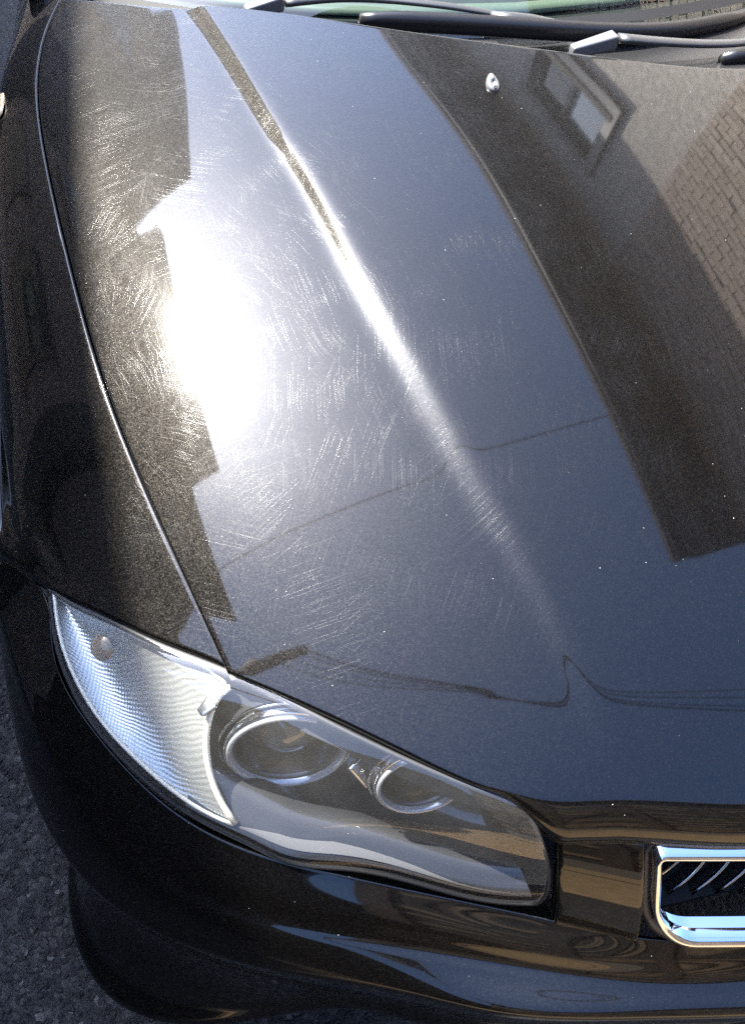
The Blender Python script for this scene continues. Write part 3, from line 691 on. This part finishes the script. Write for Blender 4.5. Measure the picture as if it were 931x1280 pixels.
# --- panels between grille and headlight, with a gap all round
def coons(c00, c10, c11, c01, n, m2, bulge):
    s_ = np.linspace(0, 1, n)[:, None, None]; t_ = np.linspace(0, 1, m2)[None, :, None]
    P_ = (np.array(c00)*(1-s_)+np.array(c10)*s_)*(1-t_)+(np.array(c01)*(1-s_)+np.array(c11)*s_)*t_
    return P_+np.array(bulge)*(4*t_*(1-t_))
def panel_rim(P_, r=.004):
    """add a turned-back border to a patch"""
    nrm_ = np.cross(P_[-1, 0]-P_[0, 0], P_[0, -1]-P_[0, 0]); nrm_ /= np.linalg.norm(nrm_); nrm_ *= np.sign(nrm_[1])
    c_ = P_.mean((0, 1)); Q_ = P_
    for f, dpt in ((1.0, .0), (1.008, .0015), (1.012, .005), (1.012, .03)):
        pass
    top_, bot_ = P_[:, :1], P_[:, -1:]
    def ext(a, d): return [a+d*.0015+nrm_*.0008, a+d*.003+nrm_*.004, a+d*.003+nrm_*.03]
    dt = (P_[0, 0]-P_[0, -1]); dt /= np.linalg.norm(dt)
    Q_ = np.concatenate(ext(top_, dt)[::-1]+[P_]+ext(bot_, -dt), axis=1)
    ds = (Q_[0, 0]-Q_[-1, 0]); ds /= np.linalg.norm(ds)
    l, r_ = Q_[:1], Q_[-1:]
    return np.concatenate(ext(l, ds)[::-1]+[Q_]+ext(r_, -ds), axis=0)
pn = coons((-.335, .085, .697), (-.262, .058, .697), (-.262, -.006, .588), (-.336, .024, .589), 24, 24, (-.001, -.006, .004))
for s in (1, -1): sgrid('grille_panel', mir(panel_rim(pn), s), 'paint', bumper, (0, -1, .5))
# dark backing behind grille and panels
bk = np.array([[(x, .19+.0*x, z) for x in np.linspace(-.42, .42, 12)] for z in (.45, .58, .70, .735)])
sgrid('backing', bk, 'matte_black', bumper, (0, -1, 0))
box('backing', -.33, .33, .02, .2, .555, .572, 'matte_black', bumper)

# --- kidney grilles: chrome frame and upright chrome-edged slats
def kid(x, z): return np.array([x, .012+.155*(-x-.0)+.66*(z-.65)-.0, z])      # plane of the grille face
def kpt(x, z): return np.array([x, .0165+.235*max(-x-.03, 0)**1.15-.033+.66*(z-.65), z])
def outline(ins=0.):
    x0, x1, z0, z1 = -.2515+ins, -.03-ins, .600+ins*.85, .697-ins*.85
    pts = []
    def arc(cx, cz, r, a0, a1, n=10):
        for t in np.linspace(a0, a1, n): pts.append((cx+r*math.cos(t), cz+r*math.sin(t)))
    pi = math.pi
    arc(x0+.010, z1-.010, .010, pi, pi/2); arc(x1-.03, z1-.03, .03, pi/2, 0); arc(x1-.03, z0+.03, .03, 0, -pi/2); arc(x0+.042, z0+.042, .042, -pi/2, -pi)
    return np.array(pts)
for s in (1, -1):
    o1 = outline(); L_ = np.concatenate([[0], np.cumsum(np.linalg.norm(np.diff(np.vstack([o1, o1[:1]]), axis=0), axis=1))]); tq = np.linspace(0, L_[-1], 161)[:-1]
    oc = np.stack([np.interp(tq, L_, np.append(o1[:, k], o1[0, k])) for k in range(2)], -1)
    loop = np.array([kpt(a, b) for a, b in oc])
    Tn = np.roll(loop, -1, 0)-np.roll(loop, 1, 0); Tn /= np.linalg.norm(Tn, axis=1, keepdims=True)
    fn = np.array([-.15, -.82, .54]); fn /= np.linalg.norm(fn); inn = np.cross(Tn, fn); inn /= np.linalg.norm(inn, axis=1, keepdims=True)
    cen = loop.mean(0); inn *= np.sign(((cen-loop)*inn).sum(1))[:, None]
    # flat chrome band with rounded shoulders
    wdt = np.where(oc[:, 1] < .63, .008, .0065)[:, None]; 
    for _ in range(6): wdt = (np.roll(wdt, 1, 0)+wdt+np.roll(wdt, -1, 0))/3
    sec = [(0, -.02), (0, .006), (.12, .0088), (.5, .0098), (.88, .0088), (1.0, .006), (1.0, -.001), (.9, -.005)]
    ed = np.array([-.06, -.985, -.14])
    G = np.array([loop+inn*wdt*a+ed*b for a, b in sec])
    gr = mesh('kidney_grille', mir(G, s).reshape(-1, 3), gfaces(len(sec), len(loop), 0, False, False, True), 'chrome', bumper, recalc=True)
    # gloss black surround
    tube('surround', mir(loop-inn*.006-fn*.008, s), .007, 'black_plastic', gr, 8, closed=True)
    for xx in np.linspace(-.222, -.055, 8):
        zt, zb_ = .688, .611
        if xx < -.215: zb_ = .622
        zz = np.linspace(zt, zb_, 16); f = (zt-zz)/(zt-zb_)
        front = np.array([kpt(xx, z) for z in zz])+np.stack([-.022*f**1.6, .004+.034*f**1.2, 0*f], -1)
        back = front+np.array([.001, .012, -.001])
        t2 = .0011
        V_ = np.concatenate([front+[-t2, .002, 0], front+[t2, .002, 0], back+[t2, 0, 0], back+[-t2, 0, 0]])
        F_ = []
        for g in range(4):
            a0_, b0_ = g*16, ((g+1) % 4)*16
            for k in range(15): F_.append((a0_+k, a0_+k+1, b0_+k+1, b0_+k))
        sl = mesh('slat', mir(V_, s), F_, 'black_plastic', gr, smooth=False, recalc=True)
        tube('slat_edge', mir(front, s), .0019, 'chrome', sl, 6)

# --- scuttle, windscreen, wipers
xw = np.linspace(-.80, .80, 61)
yg = .055+yr(np.clip(xw, -.74, .74))*0+np.interp(np.abs(xw), [0, .2, .35, .5, .65, .8], [1.17, 1.185, 1.215, 1.265, 1.345, 1.46])
row0 = np.stack([xw, np.minimum(yr(np.clip(xw, -.74, .74))-.02, yg-.03), 0*xw+.925], -1); row1 = np.stack([xw, yg+.03, 0*xw+.925], -1)
sgrid('scuttle', np.array([row0+np.array([0, -.02, -.03]), row0, row0*.5+row1*.5+np.array([0, 0, -.004]), row1]), 'black_plastic', car, (0, 0, 1))
tt = np.linspace(0, 1, 24)[:, None]
Gs = np.stack([xw[None]*(1-.14*tt), yg[None]+.92*tt-.10*(xw[None]/.8)**2*0*tt, .925+.535*tt-.05*tt*tt+.0*xw[None]], -1)
screen = sgrid('windscreen', Gs, 'screen_glass', car, (0, -.5, .8))
sgrid('windscreen_edge', np.stack([Gs[0]+np.array([0, -.002, -.004]), Gs[0]+np.array([0, .022, .016])]), 'rubber', screen, (0, -.5, .8))
# dashboard under the glass: dark top, front ledge coloured pale for the sun on it
dsh = np.stack([np.stack([xw*.95, yg+d, 0*xw+z], -1) for d, z in ((.03, .90), (.10, .915), (.105, .921), (.135, .923), (.14, .915), (.25, .91), (.255, .917), (.30, .925), (.45, .94), (.6, .93), (.65, .80))])
sgrid('dashboard', dsh, 'dash', car, (0, -.1, 1))
dl = np.stack([np.stack([xw*.95, yg+d, 0*xw+z], -1) for d, z in ((.10, .919), (.102, .926), (.128, .928), (.13, .92))]); sgrid('dashboard_ledge', dl, 'dash_lit_edge', car, (0, -.1, 1))
for s in (1, -1):
    pth = np.stack([s*.815*(1-.13*tt[:, 0]), yg[0]+.01+.93*tt[:, 0], .93+.54*tt[:, 0]-.05*tt[:, 0]**2], -1)
    tube('windscreen_pillar', pth, .035, 'paint', car, 12, squash=(1, .8))
rf = np.array([[(x_*.7, y_, 1.405+.03*math.sin(min(1, (y_-2.1)/.8)*1.5)-.03*x_*x_) for x_ in np.linspace(-1, 1, 15)] for y_ in np.linspace(2.1, 3.8, 14)])
sgrid('roof', rf, 'paint', car, (0, 0, 1))

def wiper(hinge, arm, head, blade, parent=car):
    wp = tube('wiper', arm, np.linspace(.0125, .0075, len(arm)), 'arm', parent, 10, squash=(1.0, .5))
    hexa('hinge_cover', hinge, 'hinge', wp, .004)
    if head is not None: tube('blade_clip', head, [.008, .0125, .0125, .010, .006], 'arm', wp, 10, squash=(1., .8))
    bl = tube('blade', blade, np.interp(np.linspace(0, 1, len(blade)), [0, .08, .92, 1], [.010, .0155, .0155, .008]), 'black_plastic', wp, 8, squash=(.8, 1.))
    tube('rubber_lip', np.array(blade)+np.array([0, .012, -.010]), .004, 'rubber', bl, 6)
    return wp
M['hinge'] = mat('grey_hinge_cover', (.13, .13, .135), .35, .2)
def obox(p, q, w0, w1, h0, h1):
    p = np.array(p); q = np.array(q); d = q-p; a = np.cross(d, [0, 0, 1.]); a /= np.linalg.norm(a); z = np.array([0, 0, 1.])
    return [p-a*w0-z*h0, q-a*w1-z*h1, q+a*w1-z*h1, p+a*w0-z*h0, p-a*w0+z*h0*.6, q-a*w1+z*h1*.6, q+a*w1+z*h1*.6, p+a*w0+z*h0*.6]
wiper(obox((-.468, 1.285, .962), (-.408, 1.292, .974), .010, .013, .012, .013),
      curve([(-.405, 1.29, .970), (-.30, 1.30, .968), (-.20, 1.275, .966), (-.12, 1.255, .960), (-.06, 1.24, .953)], 24),
      curve([(-.085, 1.235, .956), (-.06, 1.228, .953), (.0, 1.222, .946), (.03, 1.22, .941), (.05, 1.218, .937)], 5),
      curve([(-.303, 1.205, .972), (-.2, 1.20, .965), (0, 1.185, .950), (.2, 1.19, .935), (.38, 1.24, .93)], 30))
wiper(obox((.012, 1.125, .944), (.082, 1.128, .957), .009, .013, .011, .013),
      curve([(.088, 1.126, .957), (.13, 1.122, .953), (.20, 1.12, .946), (.30, 1.125, .939), (.5, 1.17, .95)], 24), None,
      curve([(.26, 1.10, .925), (.4, 1.12, .93), (.6, 1.22, .94), (.72, 1.30, .95)], 20))

# --- washer jets on the bonnet
for s in (1, -1):
    cx, cy = (-.168 if s == 1 else .275), (.972 if s == 1 else .93); cz = float(H(cx, cy)); nz = np.array([0, -.14, .99])
    bx = np.array([.1*s*0, .99, .14]); sx_ = np.array([1., 0, 0])
    th = np.linspace(0, np.pi/2, 8); ph = np.linspace(0, 2*np.pi, 28, endpoint=False)
    G = np.array([cx, cy, cz])+np.array([[sx_*.0085*math.sin(t)**.6*math.cos(f)*(1-.25*math.sin(f))+bx*.0155*math.sin(t)**.6*math.sin(f)+nz*(.009*math.cos(t)**.7*(1+.35*math.sin(f))-.001) for f in ph] for t in th])
    wj = mesh('washer_jet', G.reshape(-1, 3), gfaces(8, 28, 0, False, False, True), 'washer', bonnet, recalc=True)
    lathe('jet_nozzle', [(.0022, 0), (.0022, .002), (.001, .002)], (cx, cy-.0135, cz+.003), (0, -.95, .3), 'matte_black', wj, 10)

# --- front wheels in their arches, dark wheel housing and an added floor sheet
for s in (1, -1):
    c = (s*-.76, .86, .31); axw = (-s, 0, .0001)
    wh = lathe('wheel', [(.215, -.10), (.27, -.105), (.305, -.09), (.312, -.05), (.312, .05), (.305, .085), (.27, .1), (.215, .095)], c, axw, 'tyre', car, 64)
    lathe('rim', [(.216, .09), (.205, .08), (.20, -.08)], c, axw, 'alloy', wh, 48)
    for k in range(5):
        a0 = k*2*math.pi/5; d = np.array([0, math.cos(a0), math.sin(a0)]); e_ = np.array([0, -math.sin(a0), math.cos(a0)]); cc = np.array(c)+np.array([-s*.07, 0, 0]); n_ = np.array([-s*.012, 0, 0])
        hexa('spoke', [cc+d*.03-e_*.03-n_, cc+d*.21-e_*.02-n_, cc+d*.21+e_*.02-n_, cc+d*.03+e_*.03-n_, cc+d*.03-e_*.03+n_, cc+d*.21-e_*.02+n_, cc+d*.21+e_*.02+n_, cc+d*.03+e_*.03+n_], 'alloy', wh, .004)
    box('wheel_housing', -s*.55-.01, -s*.55+.01, .45, 1.5, .2, .78, 'matte_black', car)
    # door skin behind the wing
    ys_ = np.linspace(1.556, 2.6, 20); ps = wing_section(np.linspace(0, 1, 30), np.full(30, 1.5))
    dr = np.array([ps*np.array([1, 0, 1])+np.array([0, y_, 0]) for y_ in ys_]); sgrid('door', mir(dr, s), 'paint', car, (-s, 0, .3))
box('floor_light_block', -.74, .74, .06, 3.8, .18, .2, 'matte_black', car)  # black sheet added to block light from below
